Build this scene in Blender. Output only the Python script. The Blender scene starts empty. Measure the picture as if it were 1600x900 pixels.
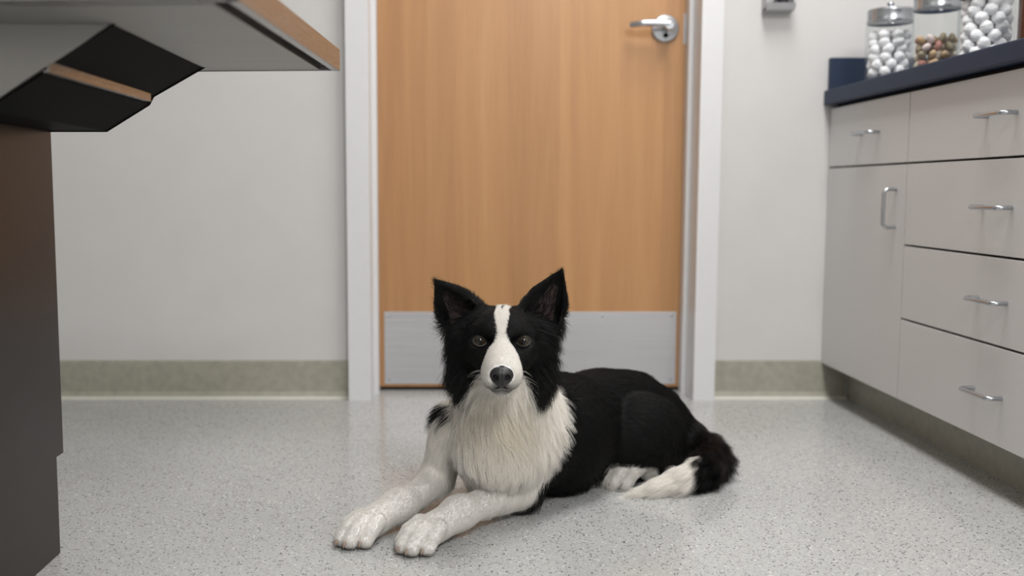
import bpy, bmesh, math, random
import numpy as np
from mathutils import Vector, Matrix

S = bpy.context.scene
COL = S.collection
R = math.radians
random.seed(7)
rng = np.random.default_rng(11)

# ------------------------------------------------------------ camera, light, exposure
cam_d = bpy.data.cameras.new('camera')
cam = bpy.data.objects.new('camera', cam_d); COL.objects.link(cam)
cam.location = (0, 0, 0.618)
cam.rotation_euler = (R(90 - 5.65), 0, 0)
cam_d.sensor_width = 36
cam_d.lens = 35.0
cam_d.shift_x = 0.055
cam_d.dof.use_dof = True
cam_d.dof.focus_distance = 1.76
cam_d.dof.aperture_fstop = 2.3
S.camera = cam

w = bpy.data.worlds.new('world'); S.world = w; w.use_nodes = True
w.node_tree.nodes['Background'].inputs[0].default_value = (0.8, 0.85, 0.9, 1)
w.node_tree.nodes['Background'].inputs[1].default_value = 0.2

S.view_settings.view_transform = 'Standard'
S.view_settings.look = 'None'
S.view_settings.exposure = -0.08
S.view_settings.gamma = 1
S.view_settings.use_curve_mapping = False

def area(name, loc, sx, sy, power, col=(1, 0.985, 0.97)):
    l = bpy.data.lights.new(name, 'AREA'); l.shape = 'RECTANGLE'; l.size = sx; l.size_y = sy
    l.energy = power; l.color = col
    o = bpy.data.objects.new(name, l); COL.objects.link(o); o.location = loc
    return o
LAMPS = [(0.70, 1.95, 39), (0.75, -1.0, 100), (-1.15, 0.4, 1)]  # second one is unseen behind the camera, placed and strengthened as frontal fill
for lx, ly, pw in LAMPS:
    area('ceiling_lamp', (lx, ly, 2.575), 0.56, 1.16, pw)

# ------------------------------------------------------------ helpers
def tag(o, label=None, cat=None, group=None, kind=None):
    if label: o['label'] = label
    if cat: o['category'] = cat
    if group: o['group'] = group
    if kind: o['kind'] = kind
    return o
def empty(name, loc=(0, 0, 0), rz=0.0):
    o = bpy.data.objects.new(name, None); COL.objects.link(o)
    o.location = loc; o.rotation_euler = (0, 0, rz); o.empty_display_size = 0.05
    return o
def build(name, bm, mat, parent=None, smooth=False, bevel=0.0, seg=2):
    """link a bmesh whose coordinates are in the parent's space"""
    if bevel > 0:
        es = [e for e in bm.edges if len(e.link_faces) == 2 and e.calc_face_angle(0) > R(30)]
        bmesh.ops.bevel(bm, geom=es, offset=bevel, segments=seg, affect='EDGES', profile=0.6, clamp_overlap=True)
    bmesh.ops.recalc_face_normals(bm, faces=bm.faces)
    me = bpy.data.meshes.new(name); bm.to_mesh(me); bm.free()
    me.materials.append(mat)
    if smooth:
        for p in me.polygons: p.use_smooth = True
        if bevel > 0 or smooth == 'sharp':
            me.set_sharp_from_angle(angle=R(40))
    o = bpy.data.objects.new(name, me); COL.objects.link(o)
    if parent: o.parent = parent
    return o
def bx(bm, x0, x1, y0, y1, z0, z1):
    vs = [bm.verts.new((x, y, z)) for x in (x0, x1) for y in (y0, y1) for z in (z0, z1)]
    for q in ((0, 1, 3, 2), (4, 6, 7, 5), (0, 4, 5, 1), (2, 3, 7, 6), (0, 2, 6, 4), (1, 5, 7, 3)):
        bm.faces.new([vs[i] for i in q])
    return vs
def box(*a):
    bm = bmesh.new(); bx(bm, *a); return bm
def prism(bm, poly, a0, a1, axis):
    """polygon extruded along an axis; poly holds the two other coordinates in order"""
    def P(u, v, w):
        return {'x': (w, u, v), 'y': (u, w, v), 'z': (u, v, w)}[axis]
    A = [bm.verts.new(P(u, v, a0)) for u, v in poly]
    B = [bm.verts.new(P(u, v, a1)) for u, v in poly]
    n = len(poly)
    bm.faces.new(A); bm.faces.new(B[::-1])
    for i in range(n):
        bm.faces.new((A[i], A[(i + 1) % n], B[(i + 1) % n], B[i]))
def tube(bm, pts, r, n=10, cap=True):
    pts = [Vector(p) for p in pts]
    rs = r if isinstance(r, (list, tuple)) else [r] * len(pts)
    rings = []
    up = None
    for i, p in enumerate(pts):
        t = (pts[min(i + 1, len(pts) - 1)] - pts[max(i - 1, 0)]).normalized()
        if up is None:
            up = t.orthogonal().normalized()
        up = (up - t * up.dot(t)).normalized()
        s = t.cross(up)
        rings.append([bm.verts.new(p + (up * math.cos(2 * math.pi * k / n) + s * math.sin(2 * math.pi * k / n)) * rs[i]) for k in range(n)])
    for a, b in zip(rings, rings[1:]):
        for k in range(n):
            bm.faces.new((a[k], a[(k + 1) % n], b[(k + 1) % n], b[k]))
    if cap:
        bm.faces.new(rings[0][::-1]); bm.faces.new(rings[-1])
def lathe(bm, prof, c=(0, 0, 0), n=40, axis='z'):
    """profile of (radius, height) turned about an axis"""
    rings = []
    for r, h in prof:
        ring = []
        for k in range(n):
            a = 2 * math.pi * k / n
            x, y = r * math.cos(a), r * math.sin(a)
            p = (x, y, h) if axis == 'z' else (x, -h, y)
            ring.append(bm.verts.new((c[0] + p[0], c[1] + p[1], c[2] + p[2])))
        rings.append(ring)
    for a, b in zip(rings, rings[1:]):
        for k in range(n):
            bm.faces.new((a[k], a[(k + 1) % n], b[(k + 1) % n], b[k]))
    bm.faces.new(rings[0][::-1]); bm.faces.new(rings[-1])

# ------------------------------------------------------------ materials
class NT:
    def __init__(s, name):
        s.m = bpy.data.materials.new(name); s.m.use_nodes = True
        s.t = s.m.node_tree; s.b = s.t.nodes['Principled BSDF']
    def n(s, typ, **kw):
        x = s.t.nodes.new(typ)
        for k, v in kw.items():
            if k.startswith('i_'):
                x.inputs[k[2:].replace('_', ' ')].default_value = v
            else: setattr(x, k, v)
        return x
    def l(s, a, b): s.t.links.new(a, b)
    def ramp(s, fac, stops, interp='LINEAR'):
        r = s.n('ShaderNodeValToRGB'); cr = r.color_ramp; cr.interpolation = interp
        while len(cr.elements) < len(stops): cr.elements.new(0.5)
        for e, (p, c) in zip(cr.elements, stops):
            e.position = p; e.color = (*c, 1) if len(c) == 3 else c
        s.l(fac, r.inputs[0]); return r
    def coord(s, scale=(1, 1, 1), rot=(0, 0, 0)):
        g = s.n('ShaderNodeNewGeometry'); mp = s.n('ShaderNodeMapping')
        mp.inputs['Scale'].default_value = scale; mp.inputs['Rotation'].default_value = rot
        s.l(g.outputs['Position'], mp.inputs[0]); return mp.outputs[0]
    def bump(s, h, strength=0.2, dist=0.001):
        b = s.n('ShaderNodeBump'); b.inputs['Strength'].default_value = strength; b.inputs['Distance'].default_value = dist
        s.l(h, b.inputs['Height']); s.l(b.outputs[0], s.b.inputs['Normal'])

def plain(name, col, rough=0.5, metal=0.0, var=0.04, spec=0.5, scale=8.0, bump=0.0):
    t = NT(name)
    c = t.coord((scale,) * 3)
    nz = t.n('ShaderNodeTexNoise'); nz.inputs['Detail'].default_value = 4; t.l(c, nz.inputs[0])
    lo = tuple(max(0, v * (1 - var)) for v in col); hi = tuple(v * (1 + var) for v in col)
    r = t.ramp(nz.outputs[0], [(0.3, lo), (0.7, hi)])
    t.l(r.outputs[0], t.b.inputs['Base Color'])
    t.b.inputs['Roughness'].default_value = rough; t.b.inputs['Metallic'].default_value = metal
    t.b.inputs['Specular IOR Level'].default_value = spec
    if bump:
        n2 = t.n('ShaderNodeTexNoise'); n2.inputs['Scale'].default_value = 250; n2.inputs['Detail'].default_value = 2
        t.l(t.coord(), n2.inputs[0]); t.bump(n2.outputs[0], bump, 0.0008)
    return t.m

def brushed(name, col, rough, scale, aniso=0.0):
    t = NT(name)
    nz = t.n('ShaderNodeTexNoise'); nz.inputs['Detail'].default_value = 3; nz.inputs['Scale'].default_value = 1.0
    t.l(t.coord(scale), nz.inputs[0])
    r = t.ramp(nz.outputs[0], [(0.3, tuple(v * 0.93 for v in col)), (0.7, tuple(v * 1.05 for v in col))])
    t.l(r.outputs[0], t.b.inputs['Base Color'])
    r2 = t.ramp(nz.outputs[0], [(0.3, (rough * 0.85,) * 3), (0.7, (rough * 1.15,) * 3)])
    t.l(r2.outputs[0], t.b.inputs['Roughness'])
    t.b.inputs['Metallic'].default_value = 1.0
    t.bump(nz.outputs[0], 0.08, 0.0004)
    return t.m

M = {}
M['wall'] = plain('wall_paint', (0.60, 0.593, 0.583), 0.6, var=0.015, scale=1.5, bump=0.12)
M['ceiling'] = plain('ceiling_tile', (0.72, 0.72, 0.70), 0.8, bump=0.2)
M['trim'] = plain('white_gloss_paint', (0.70, 0.70, 0.71), 0.32, var=0.01)
M['steel'] = brushed('brushed_stainless', (0.40, 0.39, 0.385), 0.26, (6, 6, 220))
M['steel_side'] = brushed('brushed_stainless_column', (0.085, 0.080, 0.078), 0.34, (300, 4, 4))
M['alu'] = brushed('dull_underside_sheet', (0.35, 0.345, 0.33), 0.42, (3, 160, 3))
M['kick'] = brushed('kick_plate_aluminium', (0.60, 0.60, 0.62), 0.55, (2, 2, 180))
M['chrome'] = plain('satin_chrome', (0.46, 0.48, 0.51), 0.27, 1.0, var=0.02)
M['near_black'] = plain('near_black_metal', (0.003, 0.003, 0.003), 0.6, 0.0, spec=0.04)
M['dark'] = plain('dark_gap', (0.015, 0.014, 0.013), 0.8)
M['cabinet'] = plain('grey_laminate', (0.60, 0.585, 0.58), 0.5, var=0.02, scale=40)
M['carcass'] = plain('cabinet_core', (0.10, 0.095, 0.09), 0.7)
M['counter'] = plain('blue_laminate', (0.022, 0.035, 0.066), 0.5, var=0.12, spec=0.22, scale=300)
M['vinyl'] = plain('olive_vinyl_base', (0.345, 0.332, 0.275), 0.5, var=0.10, scale=9)
M['caulk'] = plain('pale_floor_lip', (0.56, 0.55, 0.49), 0.5)
M['nail'] = plain('claw', (0.30, 0.22, 0.17), 0.35)

# door wood: pale maple veneer, vertical grain
t = NT('maple_veneer')
n1 = t.n('ShaderNodeTexNoise'); n1.inputs['Scale'].default_value = 1; n1.inputs['Detail'].default_value = 5; n1.inputs['Distortion'].default_value = 0.6
t.l(t.coord((16, 16, 0.9)), n1.inputs[0])
n2 = t.n('ShaderNodeTexNoise'); n2.inputs['Scale'].default_value = 1; n2.inputs['Detail'].default_value = 3
t.l(t.coord((170, 170, 5)), n2.inputs[0])
# veneer leaves: broad strips each a slightly different tone
sx = t.n('ShaderNodeSeparateXYZ'); g = t.n('ShaderNodeNewGeometry'); t.l(g.outputs['Position'], sx.inputs[0])
ml = t.n('ShaderNodeMath', operation='MULTIPLY'); ml.inputs[1].default_value = 6.4; t.l(sx.outputs[0], ml.inputs[0])
fl = t.n('ShaderNodeMath', operation='FLOOR'); t.l(ml.outputs[0], fl.inputs[0])
wn = t.n('ShaderNodeTexWhiteNoise', noise_dimensions='1D'); t.l(fl.outputs[0], wn.inputs['W'])
r1 = t.ramp(n1.outputs[0], [(0.28, (0.400, 0.205, 0.088)), (0.5, (0.455, 0.240, 0.103)), (0.72, (0.500, 0.275, 0.124))])
r2 = t.ramp(n2.outputs[0], [(0.35, (0.965, 0.96, 0.95)), (0.6, (1.02, 1.02, 1.02))])
r3 = t.ramp(wn.outputs[0], [(0.0, (0.92, 0.91, 0.90)), (1.0, (1.06, 1.06, 1.06))])
mx = t.n('ShaderNodeMixRGB', blend_type='MULTIPLY'); mx.inputs[0].default_value = 1
t.l(r1.outputs[0], mx.inputs[1]); t.l(r2.outputs[0], mx.inputs[2])
mx2 = t.n('ShaderNodeMixRGB', blend_type='MULTIPLY'); mx2.inputs[0].default_value = 1
t.l(mx.outputs[0], mx2.inputs[1]); t.l(r3.outputs[0], mx2.inputs[2])
t.l(mx2.outputs[0], t.b.inputs['Base Color']); t.b.inputs['Roughness'].default_value = 0.36
M['maple'] = t.m

# floor: pale speckled sheet vinyl with a wax shine
t = NT('speckled_floor')
c = t.coord()
def speck(scale, thr, sharp):
    v = t.n('ShaderNodeTexVoronoi', feature='F1'); v.inputs['Scale'].default_value = scale; v.inputs['Randomness'].default_value = 1
    nz = t.n('ShaderNodeTexNoise'); nz.inputs['Scale'].default_value = scale * 2.2; nz.inputs['Detail'].default_value = 1
    t.l(c, nz.inputs[0])
    mxv = t.n('ShaderNodeMixRGB', blend_type='ADD'); mxv.inputs[0].default_value = 0.006
    t.l(c, mxv.inputs[1]); t.l(nz.outputs['Color'], mxv.inputs[2]); t.l(mxv.outputs[0], v.inputs[0])
    # each cell keeps its own size of chip
    sp = t.n('ShaderNodeSeparateColor'); t.l(v.outputs['Color'], sp.inputs[0])
    return v, sp
v1, s1 = speck(210, 0, 0)
m1 = t.n('ShaderNodeMath', operation='MULTIPLY'); m1.inputs[1].default_value = 0.60; t.l(s1.outputs[0], m1.inputs[0])
m1b = t.n('ShaderNodeMath', operation='SUBTRACT'); m1b.inputs[1].default_value = 0.14; t.l(m1.outputs[0], m1b.inputs[0])
lt = t.n('ShaderNodeMath', operation='LESS_THAN'); t.l(v1.outputs['Distance'], lt.inputs[0]); t.l(m1b.outputs[0], lt.inputs[1])
big = t.n('ShaderNodeTexNoise'); big.inputs['Scale'].default_value = 2.5; big.inputs['Detail'].default_value = 3; t.l(c, big.inputs[0])
base = t.ramp(big.outputs[0], [(0.3, (0.415, 0.421, 0.416)), (0.7, (0.460, 0.466, 0.461))])
chip = t.ramp(s1.outputs[1], [(0.0, (0.045, 0.047, 0.055)), (0.38, (0.10, 0.10, 0.11)), (0.55, (0.22, 0.20, 0.18)), (0.72, (0.30, 0.31, 0.30)), (0.86, (0.70, 0.70, 0.68))], 'CONSTANT')
v2 = t.n('ShaderNodeTexVoronoi', feature='F1'); v2.inputs['Scale'].default_value = 520; t.l(c, v2.inputs[0])
s2 = t.n('ShaderNodeSeparateColor'); t.l(v2.outputs['Color'], s2.inputs[0])
fine = t.ramp(s2.outputs[0], [(0.0, (0.78, 0.78, 0.78)), (0.16, (0.93, 0.93, 0.92)), (0.5, (1.0, 1.0, 1.0)), (0.85, (1.10, 1.10, 1.10))], 'CONSTANT')
mf = t.n('ShaderNodeMixRGB', blend_type='MULTIPLY'); mf.inputs[0].default_value = 1; t.l(base.outputs[0], mf.inputs[1]); t.l(fine.outputs[0], mf.inputs[2])
mc = t.n('ShaderNodeMixRGB'); t.l(lt.outputs[0], mc.inputs[0]); t.l(mf.outputs[0], mc.inputs[1]); t.l(chip.outputs[0], mc.inputs[2])
t.l(mc.outputs[0], t.b.inputs['Base Color'])
rr = t.ramp(big.outputs[0], [(0.3, (0.15,) * 3), (0.7, (0.20,) * 3)])
t.l(rr.outputs[0], t.b.inputs['Roughness'])
n3 = t.n('ShaderNodeTexNoise'); n3.inputs['Scale'].default_value = 14; n3.inputs['Detail'].default_value = 3; t.l(c, n3.inputs[0])
t.bump(n3.outputs[0], 0.06, 0.003)
M['floor'] = t.m

def glassy(name, col=(1, 1, 1), rough=0.02):
    t = NT(name)
    t.b.inputs['Base Color'].default_value = (*col, 1)
    t.b.inputs['Transmission Weight'].default_value = 1.0
    t.b.inputs['Roughness'].default_value = rough
    t.b.inputs['IOR'].default_value = 1.45
    return t.m
t = NT('clear_jar_glass')
t.t.nodes.remove(t.b); om = t.t.nodes['Material Output']
tr_ = t.n('ShaderNodeBsdfTransparent'); gl = t.n('ShaderNodeBsdfGlossy'); gl.inputs['Roughness'].default_value = 0.04
lw = t.n('ShaderNodeLayerWeight'); lw.inputs['Blend'].default_value = 0.35
tint = t.ramp(lw.outputs['Facing'], [(0.0, (0.985, 0.99, 0.99)), (0.75, (0.96, 0.97, 0.97)), (1.0, (0.72, 0.75, 0.75))]); t.l(tint.outputs[0], tr_.inputs[0])
fr = t.ramp(lw.outputs['Facing'], [(0.0, (0.02,) * 3), (0.6, (0.05,) * 3), (1.0, (0.40,) * 3)])
mxs = t.n('ShaderNodeMixShader'); t.l(fr.outputs[0], mxs.inputs[0]); t.l(tr_.outputs[0], mxs.inputs[1]); t.l(gl.outputs[0], mxs.inputs[2]); t.l(mxs.outputs[0], om.inputs[0])
M['glass'] = t.m
M['cotton'] = plain('cotton_wool', (0.84, 0.84, 0.86), 0.95, var=0.05, spec=0.05, scale=120)
M['amber'] = plain('brown_bottle', (0.055, 0.018, 0.012), 0.12)
M['plastic_grey'] = plain('grey_plastic', (0.42, 0.42, 0.43), 0.4)
M['plastic_black'] = plain('black_plastic', (0.02, 0.018, 0.025), 0.35)
M['emit'] = NT('lamp_diffuser').m
eb = M['emit'].node_tree.nodes['Principled BSDF']
eb.inputs['Emission Color'].default_value = (1, 0.975, 0.94, 1); eb.inputs['Emission Strength'].default_value = 2.0
TREATS = [plain('treat_%d' % i, c, 0.7, var=0.1) for i, c in enumerate([(0.50, 0.34, 0.20), (0.22, 0.13, 0.09), (0.62, 0.55, 0.45), (0.36, 0.16, 0.13), (0.30, 0.25, 0.17), (0.66, 0.55, 0.53)])]

# ------------------------------------------------------------ room shell
XL, XR, YB, YF, ZC = -2.3, 1.70, 2.92, -2.6, 2.62
def struct(name, bm, mat, **k):
    o = build(name, bm, mat, None, **k); o['kind'] = 'structure'; return o
struct('floor', box(XL - 0.1, XR + 0.1, YF - 0.1, 3.35, -0.08, 0.0), M['floor'])
struct('ceiling', box(XL - 0.1, XR + 0.1, YF - 0.1, 3.35, ZC, ZC + 0.08), M['ceiling'])
struct('wall_left', box(XL - 0.1, XL, YF - 0.1, YB, 0, ZC), M['wall'])
struct('wall_right', box(XR, XR + 0.1, YF - 0.1, YB, 0, ZC), M['wall'])
struct('wall_front', box(XL, XR, YF - 0.1, YF, 0, ZC), M['wall'])
bm = bmesh.new()
DX0, DX1, DZ = -0.30, 0.745, 2.10           # rough opening
bx(bm, XL - 0.1, DX0, YB, YB + 0.13, 0, ZC); bx(bm, DX1, XR + 0.1, YB, YB + 0.13, 0, ZC); bx(bm, DX0, DX1, YB, YB + 0.13, DZ, ZC)
struct('wall_back', bm, M['wall'])
# a closed dark space behind the door
struct('wall_corridor', box(XL - 0.1, XR + 0.1, 3.25, 3.35, 0, ZC), M['wall'])

# hollow metal frame: face, return and stop on both sides and above
bm = bmesh.new()
F0, F1, STP, DY = 2.880, 3.06, 2.982, 3.030
zt = 2.05
prism(bm, [(-0.314, F0), (-0.248, F0), (-0.248, STP), (-0.234, STP), (-0.234, DY - 0.003), (-0.248, DY - 0.003), (-0.248, F1), (-0.300, F1), (-0.300, YB), (-0.314, YB)], 0, zt + 0.064, 'z')
prism(bm, [(0.760, F0), (0.698, F0), (0.698, STP), (0.686, STP), (0.686, DY - 0.003), (0.698, DY - 0.003), (0.698, F1), (0.745, F1), (0.745, YB), (0.760, YB)][::-1], 0, zt + 0.064, 'z')
bx(bm, -0.314, 0.760, F0, YB, zt, zt + 0.064); bx(bm, -0.248, 0.698, YB, F1, zt, zt + 0.05)
struct('trim_1', bm, M['trim'], bevel=0.0025)

# baseboards: olive vinyl cove base over a pale lip
def baseboard(name, x0, x1):
    bm = bmesh.new()
    prism(bm, [(YB, 0.114), (YB - 0.003, 0.114), (YB - 0.004, 0.109), (YB - 0.004, 0.020), (YB - 0.010, 0.006), (YB, 0.006)], x0, x1, 'x')
    b = struct(name, bm, M['vinyl'])
    bm = bmesh.new()
    prism(bm, [(YB, 0.0), (YB, 0.006), (YB - 0.011, 0.0065), (YB - 0.019, 0.0)], x0, x1, 'x')
    build('floor_lip', bm, M['caulk'], b)
baseboard('baseboard_back', XL, -0.316)
baseboard('baseboard_back', 0.762, 1.16)
bm = box(XL, XL + 0.004, YF, YB - 0.02, 0, 0.114); struct('baseboard_left', bm, M['vinyl'])

# ------------------------------------------------------------ door
door = empty('door_1', (0.226, DY, 0)); door['kind'] = 'structure'
def rel(bm, o):
    bmesh.ops.translate(bm, verts=bm.verts, vec=-Vector(o)); return bm
DO = (0.226, DY, 0)
build('door_leaf', rel(box(-0.245, 0.695, DY, DY + 0.044, 0.012, 2.045), DO), M['maple'], door, bevel=0.002)
kp = build('kick_plate', rel(box(-0.219, 0.677, DY - 0.002, DY, 0.021, 0.245), DO), M['kick'], door, bevel=0.0006)
for x, z in [(-0.205, 0.232), (0.662, 0.232), (-0.205, 0.034), (0.662, 0.034), (0.23, 0.232), (0.01, 0.232), (0.45, 0.232)]:
    bm = bmesh.new(); lathe(bm, [(0.004, 0), (0.004, 0.0008), (0.0015, 0.0014)], (x, DY - 0.002, z), 12, 'y')
    build('screw', rel(bm, DO), M['chrome'], kp)
LX, LZ = 0.624, 1.095
bm = bmesh.new(); lathe(bm, [(0.038, 0), (0.0405, 0.002), (0.0405, 0.007), (0.037, 0.011), (0.020, 0.0125), (0.018, 0.013)], (LX, DY, LZ), 48, 'y')
hd = build('door_handle', rel(bm, DO), M['chrome'], door, smooth='sharp')
bm = bmesh.new(); lathe(bm, [(0.0125, 0.011), (0.0125, 0.050), (0.0145, 0.053), (0.0145, 0.066), (0.012, 0.070)], (LX, DY, LZ), 28, 'y')
pts, rs = [], []
for i in range(13):
    q = i / 12
    pts.append((LX - 0.110 * q, DY - 0.060 + 0.016 * max(0, q - 0.75) / 0.25, LZ + 0.004 + 0.003 * math.sin(q * 3.1)))
    rs.append(0.0125 - 0.0045 * q)
tube(bm, pts, rs, 16)
build('lever', rel(bm, DO), M['chrome'], hd, smooth='sharp')
bm = bmesh.new(); lathe(bm, [(0.0075, 0.0125), (0.0075, 0.015), (0.006, 0.016)], (LX, DY, LZ - 0.021), 20, 'y')
build('keyhole', rel(bm, DO), M['near_black'], hd)
build('latch', rel(box(0.6795, 0.6858, DY - 0.0015, DY + 0.02, LZ - 0.045, LZ + 0.045), DO), M['plastic_grey'], door, bevel=0.0005)
for hz in (0.25, 1.05, 1.85):
    bm = bmesh.new(); tube(bm, [(-0.2405, DY - 0.0005, hz - 0.045), (-0.2405, DY - 0.0005, hz + 0.045)], 0.0035, 10)
    build('hinge', rel(bm, DO), M['chrome'], door)

# ------------------------------------------------------------ cabinets on the right
FX = 1.085                                   # plane of the fronts
def pull(parent, o, c, horizontal=True, L=0.115):
    """bow pull: a bar with bent ends on two posts; c is its centre on the front"""
    bm = bmesh.new(); r = 0.0046; out = 0.031; h = L / 2
    if horizontal: P = lambda d, a: (c[0] - d, c[1] + a, c[2])
    else: P = lambda d, a: (c[0] - d, c[1], c[2] + a)
    pts = [P(0, -h + 0.004), P(out * 0.45, -h + 0.003)]
    for k in range(6):
        a = k / 5 * math.pi / 2; pts.append(P(out - 0.012 * (1 - math.sin(a)), -h + 0.003 + 0.012 * (1 - math.cos(a))))
    n = len(pts)
    pts += [P(c[0] - p[0], -((p[1] - c[1]) if horizontal else (p[2] - c[2]))) for p in pts[::-1]]
    tube(bm, pts, r, 12)
    return build('handle', rel(bm, o), M['chrome'], parent, smooth='sharp')
def front(kind, parent, o, y0, y1, z0, z1, hc, horizontal=True):
    g = 0.0016
    f = build(kind, rel(box(FX, FX + 0.019, y0 + g, y1 - g, z0 + g * 1.6, z1 - g * 1.6), o), M['cabinet'], parent, bevel=0.0008)
    pull(f, o, (FX, hc[0], hc[1]), horizontal, 0.115 if horizontal else 0.1)
def carcass(o, parent, y0, y1):
    bm = bmesh.new()
    bx(bm, FX + 0.020, XR - 0.006, y0, y0 + 0.018, 0.10, 0.845); bx(bm, FX + 0.020, XR - 0.006, y1 - 0.018, y1, 0.10, 0.845)
    bx(bm, FX + 0.020, XR - 0.006, y0, y1, 0.10, 0.118); bx(bm, FX + 0.020, XR - 0.006, y0, y1, 0.827, 0.845)
    bx(bm, FX + 0.0201, FX + 0.030, y0, y1, 0.118, 0.827)
    build('carcass', rel(bm, o), M['carcass'], parent)
    bm = box(1.166, 1.178, y0, y1, 0.0, 0.10)
    build('toe_kick', rel(bm, o), M['vinyl'], parent)
def cab(name_label, y0, y1):
    o = (FX, y1, 0)
    e = empty('base_cabinet', o)
    tag(e, name_label, 'cabinet')
    carcass(o, e, y0, y1); return e, o
e, o = cab('narrow grey base cabinet against the back wall, one drawer over one door', 2.41, 2.918)
front('drawer', e, o, 2.41, 2.918, 0.681, 0.852, (2.63, 0.765))
front('door', e, o, 2.41, 2.918, 0.104, 0.681, (2.462, 0.572), False)
e, o = cab('wide grey base cabinet with a stack of four drawers', 1.59, 2.409)
for z0, z1 in ((0.681, 0.852), (0.484, 0.681), (0.305, 0.484), (0.104, 0.305)):
    front('drawer', e, o, 1.59, 2.409, z0, z1, (2.0, (z0 + z1) / 2))

ct = empty('countertop', (1.38, 2.0, 0.86)); O = (1.38, 2.0, 0.86)
tag(ct, 'dark blue laminate countertop over the grey cabinets', 'countertop')
build('worktop', rel(box(1.064, XR - 0.001, 1.50, 2.919, 0.860, 0.902), O), M['counter'], ct, bevel=0.004)
build('side_splash', rel(box(1.074, XR - 0.001, 2.899, 2.919, 0.902, 0.994), O), M['counter'], ct, bevel=0.003)
build('gap_shade_strip', rel(box(1.108, 1.13, 1.50, 2.919, 0.8465, 0.860), O), M['dark'], ct)  # dark strip: shade of the gap under the worktop put into its colour

# ------------------------------------------------------------ jars
def jar(x, y, r, label, h=0.165, lid=0.034):
    o = (x, y, 0.9022)
    e = empty('apothecary_jar', o); tag(e, label, 'jar', 'lidded glass jars on the countertop')
    bm = bmesh.new()
    w_ = 0.0032
    prof = [(0.002, 0), (r * 0.93, 0), (r * 0.985, 0.004), (r, 0.012), (r, h * 0.86), (r * 0.975, h * 0.93), (r * 0.90, h * 0.97), (r * 0.89, h),
            (r * 0.89 - w_, h), (r * 0.90 - w_, h * 0.97), (r * 0.975 - w_, h * 0.925), (r - w_, h * 0.86), (r - w_, 0.014), (r * 0.93, 0.0075), (0.002, 0.007)]
    lathe(bm, prof, (0, 0, 0), 48)
    build('glass_body', bm, M['glass'], e, smooth=True)
    bm = bmesh.new()
    z = h - 0.012
    lathe(bm, [(r * 0.90 + 0.001, z), (r * 0.96, z - 0.001), (r * 0.98, z + 0.003), (r * 0.955, z + 0.007), (r * 0.955, z + lid - 0.008), (r * 0.97, z + lid - 0.005), (r * 0.94, z + lid), (0.020, z + lid + 0.002), (0.016, z + lid + 0.003)], (0, 0, 0), 48)
    ld = build('lid', bm, M['chrome'], e, smooth='sharp')
    bm = bmesh.new(); zz = z + lid + 0.002
    lathe(bm, [(0.006, zz), (0.005, zz + 0.005), (0.009, zz + 0.010), (0.010, zz + 0.014), (0.007, zz + 0.018), (0.002, zz + 0.019)], (0, 0, 0), 24)
    build('knob', bm, M['chrome'], ld, smooth=True)
    return e
def blob_mesh(name, mat, r, squash, rough, seed, sub=3):
    rnd = random.Random(seed)
    bm = bmesh.new(); bmesh.ops.create_icosphere(bm, subdivisions=sub, radius=r)
    ph = [rnd.uniform(0, 6) for _ in range(6)]
    for v in bm.verts:
        n = v.co.normalized()
        k = 1 + rough * (math.sin(n.x * 5 + ph[0]) * math.sin(n.y * 6 + ph[1]) + 0.6 * math.sin(n.z * 9 + ph[2]) * math.sin(n.x * 11 + ph[3]))
        v.co = Vector((v.co.x * k * squash[0], v.co.y * k * squash[1], v.co.z * k * squash[2]))
    me = bpy.data.meshes.new(name); bm.to_mesh(me); bm.free(); me.materials.append(mat)
    for p in me.polygons: p.use_smooth = True
    return me
def fill(meshes, name, cx, cy, R_, h, br, label, cat, group, seed):
    """settle pieces in layers inside a jar"""
    rnd = random.Random(seed)
    z = 0.9022 + 0.0085 + br; lay = 0; k = 0
    while z < 0.9022 + h:
        for rr_, n in ((R_ - br - 0.0045, int(2 * math.pi * (R_ - br - 0.0045) / (2.03 * br))), (R_ - 3.1 * br - 0.0045, max(1, int(2 * math.pi * max(0, R_ - 3.1 * br - 0.0045) / (2.2 * br))))):
            if rr_ < 0: continue
            off = rnd.random() * 6
            for i in range(n):
                a = off + 2 * math.pi * i / n
                o = bpy.data.objects.new(name, meshes[k % len(meshes)] if len(meshes) < 3 else rnd.choice(meshes)); k += 1
                COL.objects.link(o)
                o.location = (cx + rr_ * math.cos(a), cy + rr_ * math.sin(a), z + rnd.uniform(-0.12, 0.12) * br)
                o.rotation_euler = (rnd.random() * 6, rnd.random() * 6, rnd.random() * 6)
                tag(o, label, cat, group)
        z += (1.6 if br < 0.014 else 1.22) * br; lay += 1
jar(1.147, 2.685, 0.0595, 'glass jar of cotton balls with a metal lid, next to the blue side splash')
jar(1.178, 2.490, 0.0560, 'glass jar half full of brown and cream treats, between the cotton jars')
jar(1.214, 2.325, 0.0610, 'glass jar filled with cotton balls almost to the lid, beside the brown bottle')
cb = [blob_mesh('cotton_ball', M['cotton'], 0.0150, (1, 1, 0.94), 0.045, s, 4) for s in (1, 2)]
fill(cb, 'cotton_ball', 1.147, 2.685, 0.0589, 0.128, 0.0155, 'white cotton ball in the glass jar next to the blue side splash', 'cotton ball', 'cotton balls in the jar next to the side splash', 3)
fill(cb, 'cotton_ball', 1.214, 2.325, 0.0590, 0.138, 0.0155, 'white cotton ball in the glass jar beside the brown bottle', 'cotton ball', 'cotton balls in the jar beside the brown bottle', 5)
tr = [blob_mesh('treat', m_, 0.0112, (1.15, 0.8, 0.75), 0.10, i, 2) for i, m_ in enumerate(TREATS)]
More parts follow.
